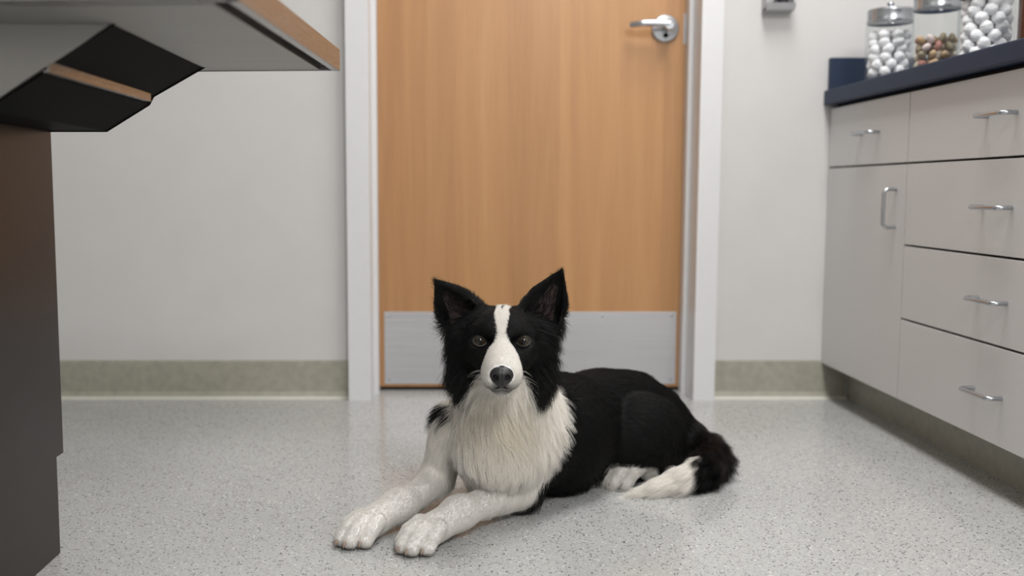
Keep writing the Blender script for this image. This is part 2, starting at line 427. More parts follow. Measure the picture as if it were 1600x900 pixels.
fill(tr, 'pet_treat', 1.178, 2.490, 0.0560, 0.100, 0.0125, 'small brown, cream or reddish pet treat in the middle glass jar', 'treat', 'treats in the middle jar', 9)
bt = empty('bottle', (1.245, 2.16, 0.9022)); tag(bt, 'dark brown bottle on the countertop at the right edge, next to the jars', 'bottle')
bm = bmesh.new(); lathe(bm, [(0.040, 0), (0.045, 0.004), (0.045, 0.13), (0.040, 0.148), (0.020, 0.165), (0.016, 0.17), (0.016, 0.19)], (0, 0, 0), 40)
build('bottle_body', bm, M['amber'], bt, smooth='sharp')
bm = bmesh.new(); lathe(bm, [(0.018, 0.186), (0.018, 0.206), (0.016, 0.208)], (0, 0, 0), 30); build('cap', bm, M['plastic_black'], bt, smooth='sharp')

# ------------------------------------------------------------ wall holder
O = (0.918, YB, 1.12)
wh = empty('wall_holder', O); tag(wh, 'small grey wall holder with a black instrument, right of the door frame', 'instrument holder')
bm = bmesh.new()
bx(bm, -0.041, 0.041, -0.008, 0, 0.0, 0.20)
prism(bm, [(-0.008, 0.0), (-0.045, 0.004), (-0.052, 0.022), (-0.046, 0.022), (-0.042, 0.010), (-0.008, 0.008)], -0.041, 0.041, 'x')
bx(bm, -0.041, -0.036, -0.046, -0.008, 0.004, 0.055); bx(bm, 0.036, 0.041, -0.046, -0.008, 0.004, 0.055)
build('cradle', bm, M['plastic_grey'], wh, bevel=0.001)
bm = bmesh.new(); tube(bm, [(0.010, -0.027, 0.012), (0.012, -0.028, 0.05), (0.010, -0.028, 0.11), (0.008, -0.028, 0.16)], [0.015, 0.017, 0.015, 0.018], 20)
build('instrument_handle', bm, M['plastic_black'], wh, smooth='sharp')
bm = bmesh.new(); tube(bm, [(-0.030, -0.030, 0.016), (-0.018, -0.036, 0.020), (-0.008, -0.034, 0.040), (-0.004, -0.030, 0.075)], 0.0035, 8)
build('cord', bm, M['plastic_black'], wh, smooth=True)

# ------------------------------------------------------------ steel exam table on the left
ET = (-0.70, 1.40, 0.0)
tb = empty('exam_table', ET)
tag(tb, 'stainless steel exam table on a steel pedestal at the left edge', 'exam table')
def turn(bm, pivot, deg):
    bmesh.ops.rotate(bm, verts=bm.verts, cent=Vector(pivot), matrix=Matrix.Rotation(R(deg), 3, 'Z')); return bm
PV = (-0.193, 1.69, 0.83); TA = -3.2
X0, X1, Y0, Y1 = -1.95, -0.193, 1.06, 1.69
bm = bmesh.new()                             # folded sheet top: flat, down-turned edge, return lip
bx(bm, X0, X1, Y0, Y1, 0.846, 0.850)
for a in ((X0, X0 + 0.003, Y0, Y1), (X1 - 0.003, X1, Y0, Y1), (X0, X1, Y0, Y0 + 0.003)):
    bx(bm, *a, 0.815, 0.847)
bx(bm, X0, X1, Y1 - 0.003, Y1, 0.815, 0.847)
bx(bm, X1 - 0.013, X1 - 0.001, Y0, Y1, 0.815, 0.818); bx(bm, X0, X1, Y0, Y0 + 0.012, 0.815, 0.818)
build('table_top', rel(turn(bm, PV, TA), ET), M['steel'], tb, bevel=0.0008)
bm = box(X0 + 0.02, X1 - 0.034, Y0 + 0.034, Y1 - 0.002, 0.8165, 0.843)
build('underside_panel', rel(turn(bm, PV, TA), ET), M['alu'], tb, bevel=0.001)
# bracket: trough with sloping sides, a steel front face and a ledge half way
XM = -0.86                                   # centre line of the pedestal
def sym(poly): return poly + [(2 * XM - x, z) for x, z in poly[::-1]]
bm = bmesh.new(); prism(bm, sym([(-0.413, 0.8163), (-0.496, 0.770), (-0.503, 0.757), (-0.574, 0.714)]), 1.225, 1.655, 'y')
br = build('bracket', rel(bm, ET), M['near_black'], tb, bevel=0.002)  # dark reflections on the slopes are put into a near-black colour
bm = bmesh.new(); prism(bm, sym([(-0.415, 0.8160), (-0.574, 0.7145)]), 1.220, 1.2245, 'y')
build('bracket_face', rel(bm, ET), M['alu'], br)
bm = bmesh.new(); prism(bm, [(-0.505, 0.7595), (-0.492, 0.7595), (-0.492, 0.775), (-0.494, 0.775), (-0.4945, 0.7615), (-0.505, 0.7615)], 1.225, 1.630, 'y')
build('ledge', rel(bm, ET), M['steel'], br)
bm = bmesh.new()
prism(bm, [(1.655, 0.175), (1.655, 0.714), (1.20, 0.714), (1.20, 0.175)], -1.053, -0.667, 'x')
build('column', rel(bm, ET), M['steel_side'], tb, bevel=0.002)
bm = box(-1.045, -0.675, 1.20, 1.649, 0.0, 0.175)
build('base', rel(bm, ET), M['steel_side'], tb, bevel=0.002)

# ceiling light fittings
for i, (lx, ly, pw) in enumerate(LAMPS):
    e = empty('ceiling_light', (lx, ly, 2.62)); tag(e, 'flat white ceiling light panel ' + ['above the door end of the room', 'unseen behind the camera, placed as frontal fill', 'above the exam table'][i], 'ceiling light')
    bm = bmesh.new()
    for a in ((-0.31, 0.31, -0.61, -0.59), (-0.31, 0.31, 0.59, 0.61), (-0.31, -0.29, -0.59, 0.59), (0.29, 0.31, -0.59, 0.59)):
        bx(bm, *a, -0.035, 0)
    build('frame', bm, M['trim'], e)
    build('diffuser', box(-0.29, 0.29, -0.59, 0.59, -0.030, -0.022), M['emit'], e)

# ============================================================ the dog
# The body is one surface: tapered capsules and ellipsoids blended in a distance field and meshed.
def V3(*a): return np.array(a, np.float64)
HE = V3(0.080, 1.715, 0.352)                 # between the eyes
HR = V3(1, -0.045, 0); HR /= np.linalg.norm(HR)
HF = V3(-0.045, -1, 0); HF /= np.linalg.norm(HF)
HU = V3(0, 0, 1)
def H(a, b, c): return HE + a * HR + b * HF + c * HU
def loc(p):
    q = p - HE; return q @ HR, q @ HF, q @ HU

PR = []      # ('cap', a, b, ra, rb, k) / ('ell', c, radii, axes, k)
def cap(a, b, ra, rb, k=0.02): PR.append(('cap', np.array(a, float), np.array(b, float), ra, rb, k))
def ell(c, r, k=0.02, rot=0.0):
    PR.append(('ell', np.array(c, float), np.array(r, float), rot, k))

# trunk (axis runs back and to the right)
cap((0.118, 1.928, 0.145), (0.200, 2.005, 0.124), 0.100, 0.107, 0.05)
cap((0.200, 2.005, 0.124), (0.315, 2.130, 0.118), 0.107, 0.098, 0.05)
cap((0.315, 2.130, 0.118), (0.388, 2.195, 0.106), 0.098, 0.093, 0.05)
cap((0.388, 2.195, 0.106), (0.445, 2.220, 0.084), 0.094, 0.069, 0.05)
cap((0.455, 2.225, 0.088), (0.515, 2.215, 0.055), 0.072, 0.046, 0.04)
# neck, throat, chest
cap(H(0, -0.10, -0.03), (0.100, 1.885, 0.185), 0.068, 0.092, 0.05)
cap((0.083, 1.805, 0.245), (0.083, 1.835, 0.140), 0.056, 0.080, 0.05)
cap((0.090, 1.860, 0.140), (0.062, 1.845, 0.070), 0.082, 0.036, 0.03)
# front legs
cap((0.006, 1.885, 0.165), (-0.034, 1.885, 0.070), 0.048, 0.029, 0.02)
cap((-0.036, 1.882, 0.062), (-0.074, 1.812, 0.048), 0.030, 0.0235, 0.015)
cap((-0.074, 1.812, 0.048), (-0.106, 1.766, 0.044), 0.0235, 0.0275, 0.012)
cap((-0.100, 1.772, 0.043), (-0.150, 1.718, 0.030), 0.0265, 0.027, 0.02)
cap((0.165, 1.905, 0.135), (0.128, 1.865, 0.052), 0.060, 0.038, 0.04)
cap((0.128, 1.862, 0.048), (0.050, 1.782, 0.042), 0.036, 0.0235, 0.015)
cap((0.050, 1.782, 0.042), (0.004, 1.734, 0.042), 0.0235, 0.0275, 0.012)
cap((0.008, 1.738, 0.041), (-0.040, 1.684, 0.030), 0.0265, 0.027, 0.02)
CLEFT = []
def paw(c, d, s=1.0, z=0.0):
    """toes fan out ahead of the pad; c is the paw centre, d its heading"""
    c = np.array(c, float); d = np.array(d, float); d /= np.linalg.norm(d); n = V3(-d[1], d[0], 0)
    toes = []
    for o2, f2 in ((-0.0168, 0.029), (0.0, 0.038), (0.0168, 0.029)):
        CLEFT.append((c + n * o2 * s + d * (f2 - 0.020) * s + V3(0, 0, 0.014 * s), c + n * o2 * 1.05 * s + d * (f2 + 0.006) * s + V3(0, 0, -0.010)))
    for off, fwd, r in ((-0.0245, 0.025, 0.0122), (-0.0085, 0.041, 0.0130), (0.0085, 0.041, 0.0130), (0.0245, 0.025, 0.0122)):
        a = c + n * off * 0.75 * s + d * (fwd - 0.034) * s + V3(0, 0, 0.010 * s)
        b = c + n * off * s + d * fwd * s + V3(0, 0, (r - c[2] + 0.002) + 0)
        m = c + n * off * 0.95 * s + d * (fwd - 0.014) * s + V3(0, 0, 0.002 * s)
        PR.append(('cap', a, m, r * 1.05 * s, r * 0.94 * s, 0.004))
        PR.append(('cap', m, b, r * 0.94 * s, r * 0.86 * s, 0.0022))
        toes.append((b + d * r * 0.75 * s, d, s))
    return toes
TOES = []
TOES += paw((-0.160, 1.707, 0.026), (-0.62, -0.78, 0), 1.14)
TOES += paw((-0.052, 1.672, 0.026), (-0.62, -0.78, 0), 1.14)
# haunch, lower leg and hind feet
ell((0.386, 2.064, 0.106), (0.101, 0.069, 0.086), 0.008, 0.22)
cap((0.370, 2.080, 0.078), (0.450, 2.080, 0.058), 0.026, 0.040, 0.02)
cap((0.462, 2.080, 0.040), (0.405, 2.050, 0.032), 0.030, 0.022, 0.012)
TOES += paw((0.366, 2.038, 0.031), (-0.90, -0.42, 0), 1.06)
cap((0.400, 2.110, 0.035), (0.334, 2.076, 0.030), 0.024, 0.020, 0.012)
TOES += paw((0.324, 2.064, 0.028), (-0.80, -0.6, 0), 0.95)
# tail
TAIL = [((0.510, 2.215, 0.062), 0.034), ((0.548, 2.165, 0.045), 0.027), ((0.552, 2.095, 0.036), 0.026), ((0.512, 2.030, 0.033), 0.027), ((0.462, 1.988, 0.027), 0.023), ((0.412, 1.968, 0.018), 0.015), ((0.362, 1.958, 0.009), 0.005)]
for i, ((a, ra), (b, rb)) in enumerate(zip(TAIL, TAIL[1:])): cap(a, b, ra, rb, 0.02 if i < 3 else 0.006)
# head
ell(H(0, -0.078, 0.000), (0.062, 0.080, 0.054), 0.02)
ell(H(0, -0.038, 0.008), (0.049, 0.045, 0.040), 0.02)
for s in (-1, 1):
    cap(H(s * 0.050, -0.060, -0.016), H(s * 0.030, -0.004, -0.030), 0.028, 0.020, 0.025)
    cap(H(s * 0.060, -0.085, 0.000), H(s * 0.058, -0.075, -0.070), 0.030, 0.032, 0.03)
    cap(H(s * 0.022, -0.014, 0.018), H(s * 0.048, -0.028, 0.013), 0.0135, 0.012, 0.012)
    cap(H(s * 0.0135, 0.005, -0.044), H(s * 0.0135, 0.066, -0.049), 0.0225, 0.0185, 0.012)
cap(H(0, -0.025, -0.016), H(0, 0.068, -0.034), 0.035, 0.0225, 0.02)
cap(H(0, -0.030, -0.060), H(0, 0.056, -0.066), 0.030, 0.0135, 0.015)
CARVE = [(H(s * 0.0395, 0.002, 0.001), 0.0135, 0.010) for s in (-1, 1)] + [(H(s * 0.022, 0.004, -0.002), 0.010, 0.016) for s in (-1, 1)]
MOUTH = [(H(-0.024, 0.060, -0.0665), H(0.0, 0.083, -0.0595)), (H(0.0, 0.083, -0.0595), H(0.024, 0.060, -0.0665))]
EARS = []
GROOVE = [((0.310, 2.012, 0.150), 0.004), ((0.292, 1.996, 0.115), 0.013), ((0.286, 1.992, 0.080), 0.015), ((0.292, 1.994, 0.040), 0.014)]
def ear(bs, tp, wd, dp):
    b = H(*bs); t_ = H(*tp); u = t_ - b; L = np.linalg.norm(u); u /= L
    f = HF - u * (HF @ u); f /= np.linalg.norm(f); l = np.cross(f, u)
    EARS.append((b, u, l, f, L, wd, dp))
ear((-0.067, -0.085, 0.030), (-0.119, -0.082, 0.101), 0.042, 0.024)
ear((0.068, -0.085, 0.030), (0.108, -0.082, 0.120), 0.042, 0.024)

def seg_d(p, a, b, ra, rb):
    ab = b - a; t_ = np.clip(((p - a) @ ab) / (ab @ ab), 0, 1)
    return np.linalg.norm(p - a - t_[..., None] * ab, axis=-1) - (ra + (rb - ra) * t_)
GO = V3(-0.28, 1.57, -0.012); GH = 0.0023
GN = (np.array([0.66, 2.36, 0.525]) - GO) / GH; GN = GN.astype(int)
D = np.full(GN, 0.2, np.float32)
def sub(lo, hi, pad):
    i0 = np.maximum(((lo - pad - GO) / GH).astype(int), 0); i1 = np.minimum(((hi + pad - GO) / GH).astype(int) + 2, GN)
    sl = tuple(slice(a, b) for a, b in zip(i0, i1))
    g = np.stack(np.meshgrid(*[GO[k] + GH * np.arange(i0[k], i1[k]) for k in range(3)], indexing='ij'), -1)
    return sl, g
def smin(a, b, k):
    h = np.maximum(k - np.abs(a - b), 0) / k
    return np.minimum(a, b) - h * h * k * 0.25
for P in PR:
    if P[0] == 'cap':
        _, a, b, ra, rb, k = P; rm = max(ra, rb) + k + 0.012
        sl, g = sub(np.minimum(a, b), np.maximum(a, b), rm); d = seg_d(g, a, b, ra, rb)
    else:
        _, c, r, rot, k = P
        sl, g = sub(c, c, max(r) + k + 0.012); q = g - c; cs, sn = math.cos(rot), math.sin(rot)
        q = np.stack([q[..., 0] * cs + q[..., 1] * sn, -q[..., 0] * sn + q[..., 1] * cs, q[..., 2]], -1)
        k0 = np.linalg.norm(q / r, axis=-1); k1 = np.linalg.norm(q / (r * r), axis=-1)
        d = k0 * (k0 - 1) / np.maximum(k1, 1e-6)
    D[sl] = smin(D[sl], d.astype(np.float32), k)
for b, u, l, f, L, wd, dp in EARS:
    lo = np.minimum(b, b + u * L); hi = np.maximum(b, b + u * L)
    sl, g = sub(lo, hi, 0.06); q = g - b; t_ = (q @ u) / L; x = q @ l; y = q @ f
    tt = np.clip(t_, -0.3, 1.0); prof = np.clip(1 - np.maximum(tt, 0) ** 1.75, 0.02, 1) * (1 - 0.25 * np.clip(-tt, 0, 1))
    w_ = wd * prof + 0.001; dd = dp * prof ** 0.8 + 0.0028
    outer = (np.sqrt((x / w_) ** 2 + (y / dd) ** 2) - 1) * np.minimum(w_, dd)
    outer = np.maximum(outer, np.maximum((t_ - 1.0) * L, (-0.25 - t_) * L))
    wi = w_ * 0.80; di = dd * 0.95
    inner = (np.sqrt((x / np.maximum(wi, 1e-3)) ** 2 + ((y - dd * 0.62) / di) ** 2) - 1) * np.minimum(np.maximum(wi, 1e-3), di)
    inner = np.maximum(inner, (0.02 - t_) * L)
    D[sl] = smin(D[sl], outer.astype(np.float32), 0.012)
    D[sl] = np.maximum(D[sl], -inner.astype(np.float32))
for c, r, k in CARVE:
    sl, g = sub(c, c, r + k + 0.01); d = np.linalg.norm(g - c, axis=-1) - r
    D[sl] = -smin(-D[sl], d.astype(np.float32), k)
for a, b in MOUTH:
    sl, g = sub(np.minimum(a, b), np.maximum(a, b), 0.02); d = seg_d(g, a, b, 0.0030, 0.0030)
    D[sl] = -smin(-D[sl], d.astype(np.float32), 0.003)
for (a, ra), (b, rb) in zip(GROOVE, GROOVE[1:]):
    a, b = np.array(a), np.array(b)
    sl, g = sub(np.minimum(a, b), np.maximum(a, b), 0.05); d = seg_d(g, a, b, ra, rb)
    D[sl] = -smin(-D[sl], d.astype(np.float32), 0.022)
zg = (GO[2] + GH * np.arange(GN[2])).astype(np.float32)
D = -smin(-D, (zg - 0.0012)[None, None, :] * np.ones_like(D), 0.004)   # resting on the floor

def surface_nets(D, O, h):
    I = D < 0
    c = [I[i:I.shape[0] - 1 + i, j:I.shape[1] - 1 + j, k:I.shape[2] - 1 + k] for i in (0, 1) for j in (0, 1) for k in (0, 1)]
    al = c[0].copy(); an = c[0].copy()
    for m in c[1:]: al &= m; an |= m
    cells = np.argwhere(an & ~al)
    idx = np.full(np.array(D.shape) - 1, -1, np.int32)
    idx[tuple(cells.T)] = np.arange(len(cells))
    corn = np.array([(i, j, k) for i in (0, 1) for j in (0, 1) for k in (0, 1)])
    val = np.stack([D[tuple((cells + o).T)] for o in corn], 1)
    acc = np.zeros((len(cells), 3)); cnt = np.zeros(len(cells))
    for a in range(8):
        for b in range(a + 1, 8):
            if np.abs(corn[a] - corn[b]).sum() != 1: continue
            m = (val[:, a] < 0) != (val[:, b] < 0)
            t_ = val[m, a] / (val[m, a] - val[m, b])
            acc[m] += corn[a] + t_[:, None] * (corn[b] - corn[a]); cnt[m] += 1
    v = O + h * (cells + acc / cnt[:, None])
    F = []
    for ax in range(3):
        sh = [slice(None)] * 3; s2_ = [slice(None)] * 3
        sh[ax] = slice(0, -1); s2_[ax] = slice(1, None)
        e = np.argwhere(I[tuple(sh)] != I[tuple(s2_)])
        u_, w_ = (ax + 1) % 3, (ax + 2) % 3
        e = e[(e[:, u_] > 0) & (e[:, w_] > 0) & (e[:, u_] < D.shape[u_] - 1) & (e[:, w_] < D.shape[w_] - 1)]
        inside = I[tuple(e.T)]
        du = np.eye(3, dtype=int)[u_]; dw = np.eye(3, dtype=int)[w_]
        q = np.stack([idx[tuple((e - o).T)] for o in (0 * du, du, du + dw, dw)], 1)
        q[~inside] = q[~inside][:, ::-1]
        F.append(q)
    F = np.concatenate(F); F = F[(F >= 0).all(1)]
    return v, F
VV, FF = surface_nets(D, GO, GH)
def samp(p):
    """trilinear distance and gradient at points"""
    q = (p - GO) / GH; i = np.clip(np.floor(q).astype(int), 0, GN - 2); f = np.clip(q - i, 0, 1)
    out = 0; gr = np.zeros_like(p)
    for a in (0, 1):
        for b in (0, 1):
            for c in (0, 1):
                d = D[i[:, 0] + a, i[:, 1] + b, i[:, 2] + c]
                wx = f[:, 0] if a else 1 - f[:, 0]; wy = f[:, 1] if b else 1 - f[:, 1]; wz = f[:, 2] if c else 1 - f[:, 2]
                out = out + d * wx * wy * wz
                gr[:, 0] += d * (1 if a else -1) * wy * wz; gr[:, 1] += d * (1 if b else -1) * wx * wz; gr[:, 2] += d * (1 if c else -1) * wx * wy
    gr /= np.maximum(np.linalg.norm(gr, axis=1), 1e-9)[:, None]
    return out, gr

# ---- coat: regions give length and direction, a pattern gives the colour
def nrm(v): v = np.array(v, float); return v / np.linalg.norm(v)
REG = []     # name, a, b, radius, length, flow
def reg(name, a, b, r, ln, flow): REG.append((name, np.array(a, float), np.array(b, float), r, ln, nrm(flow)))
BK = nrm((0.70, 0.70, -0.25))
reg('body', (0.13, 1.93, 0.14), (0.40, 2.20, 0.12), 0.105, 0.018, (0.68, 0.62, -0.45))
reg('body', (0.39, 2.19, 0.11), (0.45, 2.21, 0.09), 0.075, 0.020, (0.75, 0.3, -0.6))
reg('rump', (0.455, 2.225, 0.088), (0.515, 2.215, 0.055), 0.06, 0.036, (0.6, -0.1, -0.75))
reg('neck', H(0, -0.12, -0.02), (0.11, 1.93, 0.19), 0.08, 0.040, (0.3, 0.45, -0.8))
reg('ruff', (0.083, 1.810, 0.225), (0.083, 1.835, 0.150), 0.07, 0.050, (0.02, -0.18, -1))
reg('ruff', (0.012, 1.860, 0.240), (0.012, 1.870, 0.150), 0.05, 0.042, (-0.32, 0.05, -1))
reg('ruff', (0.160, 1.860, 0.235), (0.165, 1.880, 0.150), 0.05, 0.040, (0.30, 0.10, -1))
reg('chest', (0.085, 1.860, 0.120), (0.062, 1.845, 0.060), 0.06, 0.027, (0, -0.15, -1))
reg('shoulder', (-0.002, 1.885, 0.155), (-0.030, 1.880, 0.085), 0.045, 0.026, (-0.1, 0.1, -1))
reg('shoulder', (0.165, 1.905, 0.135), (0.135, 1.870, 0.075), 0.05, 0.026, (0.05, 0.1, -1))
for a, b in (((-0.036, 1.880, 0.066), (-0.100, 1.772, 0.043)), ((0.128, 1.862, 0.048), (0.008, 1.738, 0.041))):
    reg('leg', a, b, 0.03, 0.0085, (-0.62, -0.74, -0.35))
for a, b in (((-0.100, 1.772, 0.043), (-0.175, 1.690, 0.020)), ((0.008, 1.738, 0.041), (-0.068, 1.655, 0.020))):
    reg('paw', a, b, 0.028, 0.0050, (-0.62, -0.74, -0.3))
reg('belly', (0.14, 1.885, 0.03), (0.33, 2.05, 0.03), 0.03, 0.036, (0.35, -0.30, -0.8))
reg('haunch', (0.37, 2.10, 0.12), (0.45, 2.13, 0.10), 0.085, 0.013, (0.75, 0.0, -0.65))
reg('haunch', (0.365, 2.095, 0.075), (0.450, 2.090, 0.058), 0.030, 0.014, (0.6, 0.0, -0.5))
reg('hind', (0.455, 2.078, 0.035), (0.345, 2.025, 0.024), 0.024, 0.0055, (-0.9, -0.4, -0.2))
reg('hind', (0.395, 2.105, 0.030), (0.305, 2.052, 0.024), 0.020, 0.0050, (-0.85, -0.5, -0.2))
for i, ((a, ra), (b, rb)) in enumerate(zip(TAIL, TAIL[1:])):
    f = np.array(b) - np.array(a)
    reg('tail', a, b, ra, [0.040, 0.042, 0.045, 0.048, 0.050, 0.040][i], f + np.array([0.02, 0, -0.012]) * (i < 3))
reg('head', H(0, -0.10, 0.01), H(0, -0.05, 0.03), 0.05, 0.0075, HU * 0.3 - HF)
for s in (-1, 1):
    reg('head', H(s * 0.03, -0.01, 0.0), H(s * 0.05, -0.05, -0.01), 0.025, 0.0065, HR * s * 0.7 - HF * 0.7 - HU * 0.15)
    reg('cheek', H(s * 0.072, -0.075, 0.015), H(s * 0.066, -0.065, -0.02), 0.028, 0.027, HR * s * 0.95 - HF * 0.3 - HU * 0.70)
    reg('cheek', H(s * 0.064, -0.07, -0.03), H(s * 0.056, -0.065, -0.085), 0.03, 0.036, HR * s * 0.55 - HF * 0.2 - HU * 1.0)
reg('muzzle', H(0, 0.075, -0.03), H(0, -0.01, -0.012), 0.026, 0.0040, -HF + HU * 0.15)
for s in (-1, 1):
    reg('muzzle', H(s * 0.016, 0.070, -0.05), H(s * 0.022, 0.0, -0.045), 0.020, 0.0042, -HF * 0.8 + HR * s * 0.35 - HU * 0.4)
reg('jaw', H(0, 0.05, -0.07), H(0, -0.04, -0.07), 0.018, 0.010, -HF * 0.8 - HU * 0.5)
for b, u, l, f, L, wd, dp in EARS:
    reg('ear', b, b + u * L, 0.020, 0.0070, u)
NREG = [r[0] for r in REG]
def coat(p, n):
    W = np.stack([np.exp(-(seg_d(p, r[1], r[2], r[3], r[3])) / 0.010) for r in REG], 1)
    W /= W.sum(1, keepdims=True)
    ln = W @ np.array([r[4] for r in REG]); fl_ = W @ np.array([r[5] for r in REG])
    wn_ = {k: W[:, [i for i, x in enumerate(NREG) if x == k]].sum(1) for k in set(NREG)}
    return W, ln, fl_, wn_
def wob(p, f, seed=0):
    r = np.random.default_rng(seed); out = np.zeros(len(p))
    for k in range(5):
        d = r.normal(size=3); d *= f * (1 + 0.6 * k) / np.linalg.norm(d); out += np.sin(p @ d + r.random() * 6) / (1 + 0.5 * k)
    return out / 2.2
def smooth(x, a, b): t_ = np.clip((x - a) / (b - a), 0, 1); return t_ * t_ * (3 - 2 * t_)
def white_of(p, wn_, jit=0.0):
    """1 where the coat is white"""
    a, b, c = loc(p)
    nz = wob(p, 90, 1) * 0.004 + jit
    hw = sum(wn_[k] for k in ('head', 'cheek', 'muzzle', 'jaw', 'ear'))
    # blaze: narrow between the eyes, wider on the crown, spreading over the muzzle
    h = np.interp(c, [-0.05, -0.035, -0.022, -0.010, 0.0, 0.02, 0.045, 0.06], [0.036, 0.030, 0.019, 0.0105, 0.0075, 0.0075, 0.0125, 0.0135])
    h = np.where(b > 0.045, 0.09, np.where(b > 0.0, np.maximum(h, np.interp(b, [0.0, 0.02, 0.045], [0.0, 0.014, 0.036])), h))
    hd_ = (np.abs(a - 0.001) + nz * 0.35 < h) & (b > -0.105) & ~((np.abs(a) < (c - 0.052) * 0.6) & (c > 0.052))
    thr = (c < -0.060) & (np.abs(a) < 0.041 + np.clip(-0.068 - c, 0, 0.02) * 0.7 + nz) & (b > -0.10)
    low = c < (-0.118 + np.abs(np.abs(a) - 0.075) * 0.7 + nz * 1.5)
    hd_ = hd_ & ((c > -0.05) | (b > 0.0) | (np.abs(a) < 0.045)) | thr | low
    s = (p[:, 0] + p[:, 1]) * 0.7071
    bd = s < (1.388 + 0.42 * np.clip(p[:, 2], 0, 0.3) + nz * 1.5)
    patch = (s > 1.297) & (p[:, 0] < -0.005) & (p[:, 2] > 0.186) & (p[:, 2] < 0.208)
    bd = bd & ~patch & ~((p[:, 0] < 0.0) & (p[:, 2] < 0.15) & (p[:, 2] > 0.075) & (s > 1.318))
    tl = (p[:, 0] < 0.508 + nz * 1.2 + (p[:, 1] - 2.02) * 0.35) & (p[:, 1] < 2.06)
    hind = (p[:, 2] < 0.055) & (p[:, 0] < 0.385 + nz)
    bl_leg = wn_['leg'] + wn_['paw'] > 0.45
    out = np.where(hw > 0.5, hd_, bd)
    out = np.where(wn_['tail'] > 0.5, tl, out)
    out = np.where(wn_['hind'] > 0.5, hind, out)
    out = np.where(wn_['haunch'] + wn_['rump'] > 0.5, (p[:, 2] < 0.030) & (p[:, 0] < 0.385), out)
    out = np.where(bl_leg, True, out)
    ft = np.minimum(seg_d(p, V3(0.395, 2.044, 0.030), V3(0.330, 2.015, 0.02), 0.034, 0.034), seg_d(p, V3(0.360, 2.090, 0.03), V3(0.298, 2.045, 0.02), 0.030, 0.030))
    out = np.where((ft < 0) & (wn_['tail'] < 0.5) & (wn_['body'] + wn_['belly'] < 0.88), True, out)
    return out

BLK = np.array([0.0078, 0.0074, 0.0076]); WHT = np.array([0.93, 0.915, 0.895])
n_v = len(VV)
_, ng = samp(VV)
_, _, _, wv = coat(VV, ng)
wh_ = white_of(VV, wv)
colv = np.where(wh_[:, None], WHT * 0.86, BLK)
a_, b_, c_ = loc(VV)
lip = (np.exp(-(np.minimum(seg_d(VV, MOUTH[0][0], MOUTH[0][1], 0, 0), seg_d(VV, MOUTH[1][0], MOUTH[1][1], 0, 0)) / 0.0115) ** 2) * (b_ > 0.045))[:, None]
colv = colv * (1 - lip) + np.array([0.03, 0.028, 0.028]) * lip
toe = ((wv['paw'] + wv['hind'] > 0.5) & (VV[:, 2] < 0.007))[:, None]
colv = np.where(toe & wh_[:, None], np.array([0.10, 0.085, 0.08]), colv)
# bare skin inside the ears
inear = np.zeros(n_v)
for b, u, l, f, L, wd, dp in EARS:
    q = VV - b; t_ = (q @ u) / L; x = q @ l; y = q @ f
    m = (t_ > 0.05) & (t_ < 0.72) & (ng @ f > 0.25) & (np.abs(x) < wd * 0.62 * (1.0 - np.clip(t_, 0, 1))) & (np.abs(y) < 0.03)
    inear = np.maximum(inear, m.astype(float))
nzd = np.linalg.norm((VV - H(0, 0.0865, -0.0405)) / V3(1.05, 1.2, 1.0), axis=1)
colv = np.where((nzd < 0.0165)[:, None], np.array([0.006, 0.006, 0.006]), colv)
colv = np.where(inear[:, None] > 0.5, np.array([0.060, 0.040, 0.039]), colv)

me = bpy.data.meshes.new('body')
me.vertices.add(n_v); me.vertices.foreach_set('co', VV.astype(np.float32).ravel())
me.loops.add(len(FF) * 4); me.loops.foreach_set('vertex_index', FF.astype(np.int32).ravel())
me.polygons.add(len(FF)); me.polygons.foreach_set('loop_start', np.arange(0, len(FF) * 4, 4, dtype=np.int32))
me.polygons.foreach_set('use_smooth', np.ones(len(FF), bool))
me.update(calc_edges=True)
at = me.attributes.new('coat', 'FLOAT_COLOR', 'POINT')
at.data.foreach_set('color', np.concatenate([colv, np.ones((n_v, 1))], 1).astype(np.float32).ravel())
t = NT('dog_skin_and_undercoat')
an = t.n('ShaderNodeAttribute', attribute_name='coat'); t.l(an.outputs['Color'], t.b.inputs['Base Color'])
t.b.inputs['Roughness'].default_value = 0.7; t.b.inputs['Specular IOR Level'].default_value = 0.25
nz = t.n('ShaderNodeTexNoise'); nz.inputs['Scale'].default_value = 400; t.l(t.coord(), nz.inputs[0]); t.bump(nz.outputs[0], 0.3, 0.001)
me.materials.append(t.m)
dog = empty('dog', (0.20, 2.0, 0.0))
tag(dog, 'black and white border collie lying on the speckled floor, looking at the viewer', 'dog')
def part(name, me_or_bm, mat=None, parent=None, smooth=True):
    if isinstance(me_or_bm, bmesh.types.BMesh):
        bmesh.ops.recalc_face_normals(me_or_bm, faces=me_or_bm.faces)
        m2 = bpy.data.meshes.new(name); me_or_bm.to_mesh(m2); me_or_bm.free(); m2.materials.append(mat)
        for p in m2.polygons: p.use_smooth = smooth
        me_or_bm = m2
    o = bpy.data.objects.new(name, me_or_bm); COL.objects.link(o)
    par = parent or dog; o.parent = par
    wp = Vector((0, 0, 0)); q = par
    while q: wp += q.location; q = q.parent
    o.location = -wp
    return o
body = part('body', me)

